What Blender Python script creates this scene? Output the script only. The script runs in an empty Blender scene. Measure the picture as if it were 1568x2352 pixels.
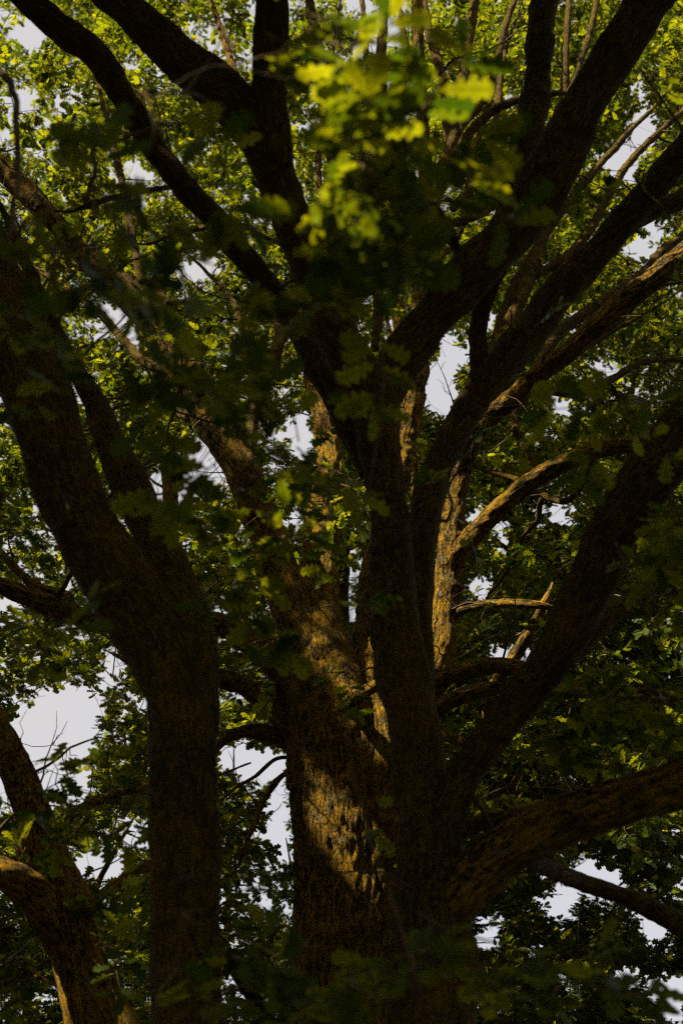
import bpy, math, random
import numpy as np
from mathutils import Matrix, Vector

random.seed(7)
rng = np.random.default_rng(11)
scene = bpy.context.scene
col = scene.collection
R = math.radians

# ------------------------------------------------------------------ camera
PITCH = R(31.0)
FPX = 3266.0                      # focal length in units of a 1568 x 2352 picture
CAM = np.array([0.0, 0.0, 1.6])
cp, sp = math.cos(PITCH), math.sin(PITCH)
cd = bpy.data.cameras.new('camera')
cam = bpy.data.objects.new('camera', cd)
col.objects.link(cam)
cam.location = CAM
cam.rotation_euler = (math.pi / 2 + PITCH, 0, 0)
cd.sensor_fit = 'HORIZONTAL'
cd.sensor_width = 24.0
cd.lens = 24.0 * FPX / 1568.0
cd.clip_start = 0.05
cd.clip_end = 1500.0
cd.dof.use_dof = True
cd.dof.focus_distance = 9.4
cd.dof.aperture_fstop = 2.6
cd.dof.aperture_blades = 9
scene.camera = cam

# ------------------------------------------------------------------ sun direction, sky
SUN_EL, SUN_AZ = R(53.0), R(-118.0)           # azimuth from +Y, clockwise seen from above
SUN = np.array([math.sin(SUN_AZ) * math.cos(SUN_EL), math.cos(SUN_AZ) * math.cos(SUN_EL), math.sin(SUN_EL)])
w = bpy.data.worlds.new('World')
scene.world = w
w.use_nodes = True
nt = w.node_tree
for n in list(nt.nodes):
    nt.nodes.remove(n)
out = nt.nodes.new('ShaderNodeOutputWorld')
bg = nt.nodes.new('ShaderNodeBackground')
sky = nt.nodes.new('ShaderNodeTexSky')
sky.sky_type = 'NISHITA'
sky.sun_disc = False
sky.sun_elevation = SUN_EL
sky.sun_rotation = SUN_AZ
sky.dust_density = 3.0
sky.air_density = 1.0
# thin bright cloud veil over the blue
cn = nt.nodes.new('ShaderNodeTexNoise')
cn.inputs['Scale'].default_value = 2.2
cn.inputs['Detail'].default_value = 4
cr = nt.nodes.new('ShaderNodeMapRange')
cr.inputs['From Min'].default_value = 0.3
cr.inputs['From Max'].default_value = 0.7
cr.inputs['To Min'].default_value = 0.74
cr.inputs['To Max'].default_value = 0.97
mx = nt.nodes.new('ShaderNodeMix')
mx.data_type = 'RGBA'
mx.inputs[7].default_value = (2.86, 2.74, 2.70, 1)
tcw = nt.nodes.new('ShaderNodeTexCoord')
nt.links.new(tcw.outputs['Generated'], cn.inputs['Vector'])
nt.links.new(cn.outputs['Fac'], cr.inputs['Value'])
nt.links.new(cr.outputs[0], mx.inputs[0])
nt.links.new(sky.outputs[0], mx.inputs[6])
nt.links.new(mx.outputs[2], bg.inputs['Color'])
bg.inputs['Strength'].default_value = 0.1
nt.links.new(bg.outputs[0], out.inputs['Surface'])

sd = bpy.data.lights.new('sun', 'SUN')
sd.energy = 5.0
sd.angle = R(0.5)
sd.color = (1.0, 0.88, 0.62)
sun = bpy.data.objects.new('sun', sd)
col.objects.link(sun)
sun.rotation_euler = Vector(SUN).to_track_quat('Z', 'Y').to_euler()

scene.view_settings.view_transform = 'Standard'
scene.view_settings.look = 'None'
scene.view_settings.exposure = 1.32
scene.view_settings.gamma = 1.0
scene.view_settings.use_curve_mapping = False
scene.cycles.max_bounces = 6
scene.cycles.diffuse_bounces = 3
scene.cycles.glossy_bounces = 2
scene.cycles.transmission_bounces = 4
scene.cycles.use_denoising = False
scene.cycles.sample_clamp_indirect = 2.0
scene.cycles.filter_width = 1.3

# ------------------------------------------------------------------ geometry of the view
def at(x, y, Y):
    """point at horizontal distance Y in the direction of picture point (x, y)"""
    v = (1176 - y) / FPX
    u = (x - 784) / FPX
    d = Y / (cp - v * sp)
    return CAM + d * np.array([u, cp - v * sp, sp + v * cp])

def depth(p):
    q = np.asarray(p) - CAM
    return q[..., 1] * cp + q[..., 2] * sp

def to_px(p):
    q = np.asarray(p) - CAM
    d = q[..., 1] * cp + q[..., 2] * sp
    v = -q[..., 1] * sp + q[..., 2] * cp
    d = np.maximum(d, 1e-3)
    return 784 + FPX * q[..., 0] / d, 1176 - FPX * v / d, d

# ------------------------------------------------------------------ materials
def mat(name):
    m = bpy.data.materials.new(name)
    m.use_nodes = True
    t = m.node_tree
    for n in list(t.nodes):
        t.nodes.remove(n)
    return m, t, t.nodes.new, t.links.new

def bark_material(name, ridge, furrow, lichen, lichen_lo, lichen_hi, moss=(0.06, 0.058, 0.008), bump=0.9, grey=(0.30, 0.31, 0.20), fine_by=1.0):
    m, t, N, L = mat(name)
    o = N('ShaderNodeOutputMaterial')
    b = N('ShaderNodeBsdfPrincipled')
    b.inputs['Roughness'].default_value = 0.85
    b.inputs['Specular IOR Level'].default_value = 0.12
    at_ = N('ShaderNodeAttribute'); at_.attribute_name = 'bark_co'
    geo = N('ShaderNodeTexCoord')
    def noise(scale, detail, src, rough=0.6):
        n = N('ShaderNodeTexNoise'); n.inputs['Scale'].default_value = scale * (fine_by if scale > 10 else 1)
        n.inputs['Detail'].default_value = detail; n.inputs['Roughness'].default_value = rough
        L(src, n.inputs['Vector']); return n.outputs['Fac']
    def rng_(src, a, c, lo=0.0, hi=1.0):
        r = N('ShaderNodeMapRange'); r.interpolation_type = 'SMOOTHSTEP'
        r.inputs['From Min'].default_value = a; r.inputs['From Max'].default_value = c
        r.inputs['To Min'].default_value = lo; r.inputs['To Max'].default_value = hi
        L(src, r.inputs['Value']); return r.outputs[0]
    def mixc(f, a, c):
        x = N('ShaderNodeMix'); x.data_type = 'RGBA'
        L(f, x.inputs[0])
        for s, v in ((6, a), (7, c)):
            if isinstance(v, tuple): x.inputs[s].default_value = (*v, 1)
            else: L(v, x.inputs[s])
        return x.outputs[2]
    def math_(op, a, c):
        x = N('ShaderNodeMath'); x.operation = op
        for s, v in ((0, a), (1, c)):
            if isinstance(v, (int, float)): x.inputs[s].default_value = v
            else: L(v, x.inputs[s])
        return x.outputs[0]
    vm = N('ShaderNodeVectorMath'); vm.operation = 'MULTIPLY'; vm.inputs[1].default_value = (1, 1, 0.5)
    L(at_.outputs['Vector'], vm.inputs[0])
    fiss = noise(58, 6, vm.outputs[0], 0.7)      # stretched along the limb
    fine = noise(120, 4, geo.outputs['Object'], 0.7)
    mid = noise(50, 5, geo.outputs['Object'], 0.65)
    big = noise(3.0, 3, geo.outputs['Object'], 0.6)
    vor = N('ShaderNodeTexVoronoi'); vor.inputs['Scale'].default_value = 48 * fine_by
    L(at_.outputs['Vector'], vor.inputs['Vector'])
    h1 = rng_(fiss, 0.36, 0.6)
    c = mixc(h1, furrow, ridge)
    # green moss in broad areas
    mo = math_('MULTIPLY', rng_(big, 0.45, 0.62), rng_(mid, 0.42, 0.55))
    c = mixc(math_('MULTIPLY', mo, 0.6), c, moss)
    # orange algae / lichen crust on the ridges
    oc = math_('ADD', math_('MULTIPLY', mid, 0.55), math_('MULTIPLY', math_('ADD', fiss, big), 0.28))
    big2 = noise(7.0, 4, geo.outputs['Object'], 0.7)
    of = math_('MULTIPLY', math_('MULTIPLY', rng_(oc, lichen_lo, lichen_hi), rng_(h1, 0.0, 0.7, 0.3, 1.0)), rng_(big2, 0.32, 0.54, 0.22, 1.0))
    oran = mixc(fine, (lichen[0] * 0.55, lichen[1] * 0.45, lichen[2] * 0.5), (lichen[0] * 1.3, lichen[1] * 1.35, lichen[2]))
    c = mixc(of, c, oran)
    # small pale grey-green rosettes
    g = noise(13, 5, geo.outputs['Object'], 0.75)
    gf = math_('MULTIPLY', rng_(g, 0.585, 0.63), rng_(fine, 0.4, 0.52))
    c = mixc(gf, c, grey)
    L(c, b.inputs['Base Color'])
    hgt = math_('ADD', math_('MULTIPLY', h1, 1.0), math_('MULTIPLY', math_('ADD', math_('MULTIPLY', mid, 0.9), math_('MULTIPLY', fine, 0.7)), 1.0))
    hgt = math_('SUBTRACT', hgt, math_('MULTIPLY', vor.outputs['Distance'], 0.6))
    bp = N('ShaderNodeBump'); bp.inputs['Strength'].default_value = bump; bp.inputs['Distance'].default_value = 0.035
    L(hgt, bp.inputs['Height'])
    L(bp.outputs[0], b.inputs['Normal'])
    L(b.outputs[0], o.inputs['Surface'])
    return m

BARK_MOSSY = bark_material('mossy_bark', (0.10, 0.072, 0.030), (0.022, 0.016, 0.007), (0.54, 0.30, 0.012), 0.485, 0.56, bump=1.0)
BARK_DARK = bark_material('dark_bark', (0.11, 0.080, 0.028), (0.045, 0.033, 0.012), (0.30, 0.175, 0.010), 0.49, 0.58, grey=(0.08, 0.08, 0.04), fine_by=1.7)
BARK_TWIG = bark_material('twig_bark', (0.13, 0.095, 0.06), (0.06, 0.042, 0.026), (0.3, 0.16, 0.03), 0.56, 0.64, bump=0.4)

def leaf_material(name, dark, lite, tr_dark, tr_lite, fac):
    m, t, N, L = mat(name)
    o = N('ShaderNodeOutputMaterial')
    b = N('ShaderNodeBsdfPrincipled')
    b.inputs['Roughness'].default_value = 0.42
    b.inputs['Specular IOR Level'].default_value = 0.16
    tl = N('ShaderNodeBsdfTranslucent')
    mix = N('ShaderNodeMixShader'); mix.inputs[0].default_value = fac
    oi = N('ShaderNodeObjectInfo')
    lv = N('ShaderNodeAttribute'); lv.attribute_name = 'leaf_tone'
    uv = N('ShaderNodeAttribute'); uv.attribute_name = 'leaf_uv'
    def math_(op, a, c=0.0):
        x = N('ShaderNodeMath'); x.operation = op
        for s, v in ((0, a), (1, c)):
            if isinstance(v, (int, float)): x.inputs[s].default_value = v
            else: L(v, x.inputs[s])
        return x.outputs[0]
    def mixc(f, a, c):
        x = N('ShaderNodeMix'); x.data_type = 'RGBA'
        L(f, x.inputs[0])
        for s, v in ((6, a), (7, c)):
            if isinstance(v, tuple): x.inputs[s].default_value = (*v, 1)
            else: L(v, x.inputs[s])
        return x.outputs[2]
    r = math_('FRACT', math_('ADD', lv.outputs['Fac'], oi.outputs['Random']))
    sep = N('ShaderNodeSeparateXYZ'); L(uv.outputs['Vector'], sep.inputs[0])
    au = math_('ABSOLUTE', sep.outputs[0])
    # midrib plus slanting side veins
    rib = math_('LESS_THAN', au, 0.035)
    vv = math_('ABSOLUTE', math_('SUBTRACT', math_('FRACT', math_('MULTIPLY', math_('SUBTRACT', sep.outputs[1], math_('MULTIPLY', au, 0.55)), 7.0)), 0.5))
    vein = math_('MAXIMUM', rib, math_('GREATER_THAN', vv, 0.455))
    nz = N('ShaderNodeTexNoise'); nz.inputs['Scale'].default_value = 40; nz.inputs['Detail'].default_value = 3
    tc = N('ShaderNodeTexCoord'); L(tc.outputs['Object'], nz.inputs['Vector'])
    r2 = math_('ADD', math_('MULTIPLY', r, 0.8), math_('MULTIPLY', math_('SUBTRACT', nz.outputs['Fac'], 0.4), 0.6))
    c1 = mixc(r2, dark, lite)
    c1 = mixc(math_('MULTIPLY', vein, 0.45), c1, (lite[0] * 1.6, lite[1] * 1.4, lite[2] * 1.6))
    c2 = mixc(math_('POWER', math_('MAXIMUM', r2, 0.0), 1.4), tr_dark, tr_lite)
    c2 = mixc(math_('MULTIPLY', vein, 0.4), c2, (tr_dark[0] * 0.6, tr_dark[1] * 0.6, tr_dark[2] * 0.6))
    L(c1, b.inputs['Base Color'])
    L(c2, tl.inputs['Color'])
    L(b.outputs[0], mix.inputs[1]); L(tl.outputs[0], mix.inputs[2])
    L(mix.outputs[0], o.inputs['Surface'])
    return m

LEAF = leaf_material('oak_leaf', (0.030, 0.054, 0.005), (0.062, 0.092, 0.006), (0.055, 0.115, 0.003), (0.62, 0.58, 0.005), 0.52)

LEAF_RING = leaf_material('shade_ring_leaf', (0.012, 0.022, 0.005), (0.025, 0.038, 0.007), (0.02, 0.04, 0.002), (0.07, 0.09, 0.004), 0.35)  # leaf darkened so the added ring bounces little sunlight

def grass_material():
    m, t, N, L = mat('forest_floor')
    o = N('ShaderNodeOutputMaterial'); b = N('ShaderNodeBsdfPrincipled')
    b.inputs['Roughness'].default_value = 0.95
    tc = N('ShaderNodeTexCoord')
    n = N('ShaderNodeTexNoise'); n.inputs['Scale'].default_value = 1.3; n.inputs['Detail'].default_value = 8
    L(tc.outputs['Object'], n.inputs['Vector'])
    cr = N('ShaderNodeValToRGB')
    cr.color_ramp.elements[0].position = 0.35; cr.color_ramp.elements[0].color = (0.030, 0.022, 0.013, 1)
    cr.color_ramp.elements[1].position = 0.6; cr.color_ramp.elements[1].color = (0.022, 0.034, 0.01, 1)
    L(n.outputs['Fac'], cr.inputs[0]); L(cr.outputs[0], b.inputs['Base Color'])
    L(b.outputs[0], o.inputs['Surface'])
    return m
FLOOR = grass_material()

# ------------------------------------------------------------------ small numpy noise
def _hash(i, j, k):
    h = (i * 374761393 + j * 668265263 + k * 2147483647 // 7) & 0xffffffff
    h = ((h ^ (h >> 13)) * 1274126177) & 0xffffffff
    return ((h ^ (h >> 16)) & 0xffff) / 65535.0

def vnoise(p):
    p = np.asarray(p, float)
    f = np.floor(p).astype(np.int64); t = p - f; t = t * t * (3 - 2 * t)
    r = 0
    for a in (0, 1):
        for b in (0, 1):
            for c in (0, 1):
                wgt = (t[:, 0] if a else 1 - t[:, 0]) * (t[:, 1] if b else 1 - t[:, 1]) * (t[:, 2] if c else 1 - t[:, 2])
                r = r + wgt * _hash(f[:, 0] + a, f[:, 1] + b, f[:, 2] + c)
    return r

# ------------------------------------------------------------------ tubes
def catmull(P, n):
    """P (k,m) control rows -> n rows, roughly uniform in arc length"""
    P = np.asarray(P, float)
    if len(P) == 2:
        t = np.linspace(0, 1, n)[:, None]
        return P[0] * (1 - t) + P[1] * t
    Q = np.vstack([2 * P[0] - P[1], P, 2 * P[-1] - P[-2]])
    outp = []
    for i in range(1, len(Q) - 2):
        t = np.linspace(0, 1, 14, endpoint=False)[:, None]
        a, b, c, d = Q[i - 1], Q[i], Q[i + 1], Q[i + 2]
        outp.append(0.5 * ((2 * b) + (c - a) * t + (2 * a - 5 * b + 4 * c - d) * t * t + (3 * b - a - 3 * c + d) * t ** 3))
    outp.append(P[-1:])
    D = np.vstack(outp)
    s = np.r_[0, np.cumsum(np.linalg.norm(np.diff(D[:, :3], axis=0), axis=1))]
    q = np.linspace(0, s[-1], n)
    return np.stack([np.interp(q, s, D[:, k]) for k in range(D.shape[1])], 1)

class Soup:
    def __init__(self):
        self.v, self.f, self.b, self.n = [], [], [], 0
    def add(self, v, f, b):
        self.v.append(v); self.f.append(f + self.n); self.b.append(b); self.n += len(v)

def tube(S, pts, rad, sides, lump=0.0, ridge=0.0, cap=True, seed=0.0):
    pts = np.asarray(pts, float); n = len(pts)
    tan = np.gradient(pts, axis=0); tan /= np.linalg.norm(tan, axis=1)[:, None] + 1e-9
    ref = np.array([0.31, -0.9, 0.2]) if abs(tan[0, 1]) < 0.8 else np.array([1.0, 0, 0])
    u = np.cross(tan[0], ref); u /= np.linalg.norm(u)
    U = np.zeros((n, 3))
    for i in range(n):
        u = u - tan[i] * np.dot(u, tan[i]); u /= np.linalg.norm(u) + 1e-9
        U[i] = u
    V = np.cross(tan, U)
    th = np.linspace(0, 2 * math.pi, sides, endpoint=False)
    s = np.r_[0, np.cumsum(np.linalg.norm(np.diff(pts, axis=0), axis=1))]
    c, sn = np.cos(th)[None, :, None], np.sin(th)[None, :, None]
    rr = np.repeat(np.asarray(rad, float)[:, None], sides, 1)
    dirs = U[:, None, :] * c + V[:, None, :] * sn
    bc = np.stack([rr * c[..., 0], rr * sn[..., 0], np.repeat(s[:, None] * 0.42, sides, 1)], -1)
    if lump or ridge:
        p0 = (pts[:, None, :] + dirs * rr[..., None]).reshape(-1, 3)
        a = vnoise(p0 * (0.45 / max(np.mean(rad), .02)) + seed) + 0.5 * vnoise(p0 * (1.1 / max(np.mean(rad), .02)) + seed + 9)
        rr = rr * (1 + lump * (a.reshape(n, sides) - 0.75))
        tot = s[-1]; rm = float(np.mean(rad))
        br = random.Random(int(seed * 10) + n)
        for _ in range(int(min(9, tot / (rm * 14) + br.random()))):
            s0, a0, am, wd = br.uniform(.05, .95) * tot, br.uniform(0, 6.28), br.uniform(.12, .34), br.uniform(.35, .8) * rm
            da = (th[None, :] - a0 + math.pi) % (2 * math.pi) - math.pi
            g_ = np.exp(-((s[:, None] - s0) ** 2 / (wd * 1.2) ** 2 + (da * rm) ** 2 / wd ** 2))
            rr = rr * (1 + am * g_ - am * .55 * np.exp(-((s[:, None] - s0) ** 2 + (da * rm) ** 2) / (wd * .4) ** 2))
        if ridge:
            q = bc.reshape(-1, 3)
            k = np.abs(vnoise(q * 30 + seed) - 0.5) * 2
            k2 = vnoise(q * np.array([95, 95, 150.0]) + seed)
            rr = rr + ridge * ((k.reshape(n, sides) - 0.5) + 0.45 * (k2.reshape(n, sides) - 0.5))
    v = (pts[:, None, :] + dirs * rr[..., None]).reshape(-1, 3)
    i = np.arange(n - 1)[:, None] * sides
    j = np.arange(sides)[None, :]; j2 = (j + 1) % sides
    f = np.stack([i + j, i + j2, i + sides + j2, i + sides + j], -1).reshape(-1, 4)
    b = bc.reshape(-1, 3)
    S.add(v, f, b)
    if cap:
        k = S.n
        tipc = (pts[-1] + tan[-1] * rad[-1] * 0.6)[None]
        base = k - sides
        S.v.append(tipc); S.b.append(b[-1:]); S.n += 1
        fan = np.array([[base + a, base + (a + 1) % sides, k, k] for a in range(sides)])
        S.f.append(fan)

def mesh_from(name, S, material, smooth=True):
    v = np.vstack(S.v); f = np.vstack(S.f); b = np.vstack(S.b)
    tri = f[:, 2] == f[:, 3]
    quads, tris = f[~tri], f[tri][:, :3]
    loops = np.r_[quads.ravel(), tris.ravel()].astype(np.int32)
    starts = np.r_[np.arange(len(quads)) * 4, len(quads) * 4 + np.arange(len(tris)) * 3].astype(np.int32)
    tot = np.r_[np.full(len(quads), 4), np.full(len(tris), 3)].astype(np.int32)
    me = bpy.data.meshes.new(name)
    me.vertices.add(len(v)); me.vertices.foreach_set('co', v.astype(np.float32).ravel())
    me.loops.add(len(loops)); me.loops.foreach_set('vertex_index', loops)
    me.polygons.add(len(starts)); me.polygons.foreach_set('loop_start', starts)
    me.polygons.foreach_set('loop_total', tot)
    me.update(calc_edges=True)
    me.polygons.foreach_set('use_smooth', np.ones(len(starts), bool))
    a = me.attributes.new('bark_co', 'FLOAT_VECTOR', 'POINT')
    a.data.foreach_set('vector', b.astype(np.float32).ravel())
    me.materials.append(material)
    return me

def part(name, me, parent):
    o = bpy.data.objects.new(name, me)
    col.objects.link(o)
    o.parent = parent
    if parent is not None:
        o.matrix_parent_inverse = Matrix.Translation(-parent.location)
    return o

# ------------------------------------------------------------------ leaves and sprigs
KEY = [(0.0, 0.008), (0.10, 0.02), (0.17, 0.055), (0.22, 0.125), (0.275, 0.145), (0.32, 0.085), (0.37, 0.10), (0.425, 0.215),
       (0.485, 0.235), (0.53, 0.125), (0.58, 0.14), (0.63, 0.27), (0.70, 0.285), (0.75, 0.16), (0.80, 0.165), (0.85, 0.225), (0.90, 0.205), (0.935, 0.115), (0.97, 0.12), (1.0, 0.012)]

def leaf_geom(seed, L=1.0):
    r = random.Random(seed)
    ph = r.uniform(-.02, .02)
    us = [k[0] for k in KEY]
    vl = [k[1] * r.uniform(.85, 1.15) for k in KEY]; vr = [k[1] * r.uniform(.85, 1.15) for k in KEY]
    curl = r.uniform(-0.25, 0.1); fold = r.uniform(0.05, 0.32); wav = r.uniform(0.01, 0.035); bend = r.uniform(-.12, .12)
    v, uv = [], []
    n = len(us)
    for i, u in enumerate(us):
        y0 = bend * u * u
        z0 = curl * u * u
        for s, wd in ((0, 0), (1, vl[i]), (-1, vr[min(n - 1, i)])):
            q = s * wd
            z = z0 + abs(q) * fold + wav * math.sin(u * 21 + s * 1.3 + seed) * (abs(q) / .25)
            v.append((u * L + 0.0, (y0 + q) * L, z * L)); uv.append((q, u, 0))
    f = []
    for i in range(n - 1):
        a, b = 3 * i, 3 * (i + 1)
        f.append((a, b, b + 1, a + 1)); f.append((a, a + 2, b + 2, b))
    return np.array(v), np.array(f), np.array(uv)

LEAFG = [leaf_geom(i) for i in range(6)]

def leaf_mesh(name, v, f, uv, tone, material=LEAF):
    me = bpy.data.meshes.new(name)
    me.vertices.add(len(v)); me.vertices.foreach_set('co', v.astype(np.float32).ravel())
    me.loops.add(f.size); me.loops.foreach_set('vertex_index', f.astype(np.int32).ravel())
    me.polygons.add(len(f)); me.polygons.foreach_set('loop_start', (np.arange(len(f)) * 4).astype(np.int32))
    me.polygons.foreach_set('loop_total', np.full(len(f), 4, np.int32))
    me.update(calc_edges=True)
    me.polygons.foreach_set('use_smooth', np.ones(len(f), bool))
    a = me.attributes.new('leaf_uv', 'FLOAT_VECTOR', 'POINT'); a.data.foreach_set('vector', uv.astype(np.float32).ravel())
    a = me.attributes.new('leaf_tone', 'FLOAT', 'POINT'); a.data.foreach_set('value', tone.astype(np.float32))
    me.materials.append(material)
    return me

LEAF_ME = [leaf_mesh('leaf', v, f, uv, np.zeros(len(v))) for v, f, uv in LEAFG]

def rotm(ax, a):
    return np.array(Matrix.Rotation(a, 3, ax))

def make_sprig(seed):
    """a twig about 0.2 m long along +X with its leaves; returns leaf placements and the twig's path"""
    r = random.Random(seed)
    n = r.randint(8, 11)
    Lt = r.uniform(0.15, 0.24)
    path = np.array([[0, 0, 0], [Lt * .35, r.uniform(-.02, .02), r.uniform(-.01, .02)], [Lt * .7, r.uniform(-.03, .03), r.uniform(-.02, .02)], [Lt, r.uniform(-.04, .04), r.uniform(-.03, .02)]])
    leaves = []
    for i in range(n):
        tip = i < 5
        t = 1.0 - 0.03 * i if tip else r.uniform(0.25, 0.85)
        p = np.array([np.interp(t, [0, .35, .7, 1], path[:, k]) for k in range(3)])
        az = (r.uniform(-1.3, 1.3) if not tip else (-1.25 + i * 0.62 + r.uniform(-.2, .2))) if tip else (r.choice((-1, 1)) * r.uniform(.7, 1.4))
        M = rotm('Z', az) @ rotm('Y', r.uniform(-.45, .55)) @ rotm('X', r.uniform(-.7, .7))
        ln = r.uniform(0.07, 0.118)
        leaves.append((r.randrange(6), M * ln, p, r.random()))
    return leaves, path

SPRIGS = [make_sprig(100 + i) for i in range(7)]

def sprig_object(i, leafmat=None):
    leaves, path = SPRIGS[i]
    V, F, UV, T, k = [], [], [], [], 0
    for g, M, p, tone in leaves:
        v, f, uv = LEAFG[g]
        V.append(v @ M.T + p); F.append(f + k); UV.append(uv); T.append(np.full(len(v), tone)); k += len(v)
    # thin twig as quads
    rad = [0.0028, 0.0024, 0.002, 0.0012]
    for a in range(4):
        for th in (0, 2.1, 4.2):
            V.append((path[a] + rad[a] * np.array([0, math.cos(th), math.sin(th)]))[None])
            UV.append(np.array([[0.02, .5, 0]])); T.append(np.zeros(1))
    for a in range(3):
        for b in range(3):
            F.append(np.array([[k + 3 * a + b, k + 3 * a + (b + 1) % 3, k + 3 * a + 3 + (b + 1) % 3, k + 3 * a + 3 + b]]))
    me = leaf_mesh('sprig', np.vstack(V), np.vstack(F), np.vstack(UV), np.hstack(T), leafmat or LEAF)
    me.materials.append(BARK_TWIG)
    nf = len(me.polygons)
    idx = np.zeros(nf, np.int32); idx[-9:] = 1
    me.polygons.foreach_set('material_index', idx)
    return bpy.data.objects.new('sprig', me)

SPRIG_OBJ = [sprig_object(i) for i in range(len(SPRIGS))]

def sprig_nodes(sprigs):
    g = bpy.data.node_groups.new('foliage_nodes', 'GeometryNodeTree')
    g.interface.new_socket('Geometry', in_out='INPUT', socket_type='NodeSocketGeometry')
    g.interface.new_socket('Geometry', in_out='OUTPUT', socket_type='NodeSocketGeometry')
    N, L = g.nodes.new, g.links.new
    gi, go = N('NodeGroupInput'), N('NodeGroupOutput')
    jn = N('GeometryNodeJoinGeometry')
    for so in sprigs:
        oi = N('GeometryNodeObjectInfo'); oi.inputs['Object'].default_value = so
        oi.inputs['As Instance'].default_value = True
        L(oi.outputs['Geometry'], jn.inputs[0])
    ip = N('GeometryNodeInstanceOnPoints')
    ip.inputs['Pick Instance'].default_value = True
    def attr(name, typ):
        a = N('GeometryNodeInputNamedAttribute'); a.data_type = typ; a.inputs['Name'].default_value = name
        return a.outputs['Attribute']
    e = N('FunctionNodeEulerToRotation')
    L(attr('sprig_rotation', 'FLOAT_VECTOR'), e.inputs[0])
    L(e.outputs[0], ip.inputs['Rotation'])
    L(attr('sprig_kind', 'INT'), ip.inputs['Instance Index'])
    L(attr('sprig_scale', 'FLOAT'), ip.inputs['Scale'])
    L(gi.outputs[0], ip.inputs['Points'])
    L(jn.outputs[0], ip.inputs['Instance'])
    L(ip.outputs[0], go.inputs[0])
    return g
GN = sprig_nodes(SPRIG_OBJ)
GN_RING = sprig_nodes([sprig_object(i, LEAF_RING) for i in range(len(SPRIGS))])

# ------------------------------------------------------------------ openings in the canopy
# where the photograph looks through the crowns to the sky: (x, y, rx, ry)
HOLES = [(1012, 890, 42, 52), (1050, 800, 40, 25), (395, 1115, 60, 48), (465, 1075, 48, 48), (690, 1000, 24, 60), (168, 1655, 60, 84), (60, 1735, 96, 84), (130, 1790, 76, 54),
         (575, 1745, 80, 32), (632, 1880, 26, 110), (225, 1985, 55, 32), (310, 1915, 26, 32), (1360, 2010, 55, 36), (1290, 2070, 34, 40), (1400, 2050, 30, 24),
         (1480, 290, 28, 60), (1430, 375, 28, 40), (1465, 205, 14, 30), (1475, 570, 34, 30), (1500, 530, 20, 20), (790, 1385, 20, 45), (1125, 470, 20, 20), (322, 410, 20, 24),
         (322, 465, 22, 16), (265, 725, 26, 34), (310, 770, 14, 14), (60, 80, 24, 34), (1540, 2290, 46, 50), (1500, 2130, 26, 44), (1100, 1190, 36, 14), (1300, 1180, 14, 22),
         (440, 615, 30, 18), (318, 1300, 12, 24), (60, 230, 26, 24), (150, 240, 24, 18), (260, 1540, 26, 36), (20, 1395, 20, 10), (845, 640, 8, 40), (1130, 740, 26, 20), (1390, 850, 30, 12),
         (905, 935, 14, 14), (1160, 1500, 24, 20), (1230, 1490, 22, 10), (640, 1600, 14, 10), (1280, 930, 22, 12), (1530, 960, 20, 10), (1110, 1340, 30, 24), (1150, 1240, 20, 24), (870, 80, 14, 50),
         (910, 60, 14, 30), (1120, 2160, 26, 18), (1450, 2240, 20, 20), (1300, 2240, 14, 14), (1230, 2190, 12, 12), (520, 1580, 26, 12), (680, 1190, 12, 24), (800, 1290, 14, 30), (1010, 2200, 10, 6),
         (210, 110, 16, 16), (75, 1830, 60, 30), (340, 1610, 16, 30), (500, 1010, 22, 14)]
# surfaces the sun reaches through gaps higher up: (x, y, Y, radius)
LIT = [(745, 1855, 8.66, .09), (775, 1895, 8.66, .07), (712, 1470, 8.65, .08), (682, 1500, 8.65, .06), (850, 1450, 9.0, .13), (900, 1640, 8.75, .09), (862, 1695, 8.7, .07),
       (1026, 1285, 8.9, .2), (1020, 1340, 8.9, .16), (895, 1650, 8.7, .06), (1006, 1420, 8.9, .13), (720, 1830, 8.66, .10), (760, 1880, 8.64, .10), (1008, 1385, 8.9, .12), (1003, 1450, 8.9, .12), (845, 1580, 8.45, .12), (935, 1000, 9.3, .14), (920, 1050, 9.3, .1),
       (1265, 1085, 8.3, .14), (1180, 1140, 8.5, .12), (1100, 1215, 8.8, .1), (1500, 640, 8, .12), (1560, 590, 8, .12), (1190, 900, 8.6, .08),
       (1130, 1385, 9, .1), (10, 2010, 6.2, .16), (800, 1940, 8.62, .1), (15, 2010, 6.1, .2)]
NEARLIT = [(800, 100, 2.8, .10), (365, 285, 2.9, .09), (535, 100, 3.0, .07), (835, 290, 2.9, .05), (30, 1505, 3.1, .06), (205, 990, 3.3, .02), (580, 2050, 3.0, .03), (560, 1120, 4.2, .1), (430, 710, 7.5, .25), (800, 1120, 7.4, .2),
           (1200, 980, 7.6, .1), (960, 210, 3.1, .05), (1480, 150, 4.7, .25), (1320, 1210, 7.5, .3), (290, 340, 3.0, .05), (430, 5, 3.0, .06)]

HOLES = [(x, y, rx * 1.02 + 1, ry * 1.02 + 1) for x, y, rx, ry in HOLES]
HX = np.array(HOLES, float)
def in_hole(px, py, scale=1.0, margin=0.0):
    r = np.zeros(len(px), bool)
    for x, y, rx, ry in HX:
        r |= ((px - x) / (rx * scale + margin)) ** 2 + ((py - y) / (ry * scale + margin)) ** 2 < 1
    return r

BEAMS = [(at(x, y, Y), r + (0.02 if r < .095 else 0.10)) for x, y, Y, r in LIT]
BEAMS += [(CAM + d * np.array([(x - 784) / FPX, cp - (1176 - y) / FPX * sp, sp + (1176 - y) / FPX * cp]), r + (.07 if k_ < 3 else .04)) for k_, (x, y, d, r) in enumerate(NEARLIT)]

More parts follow.
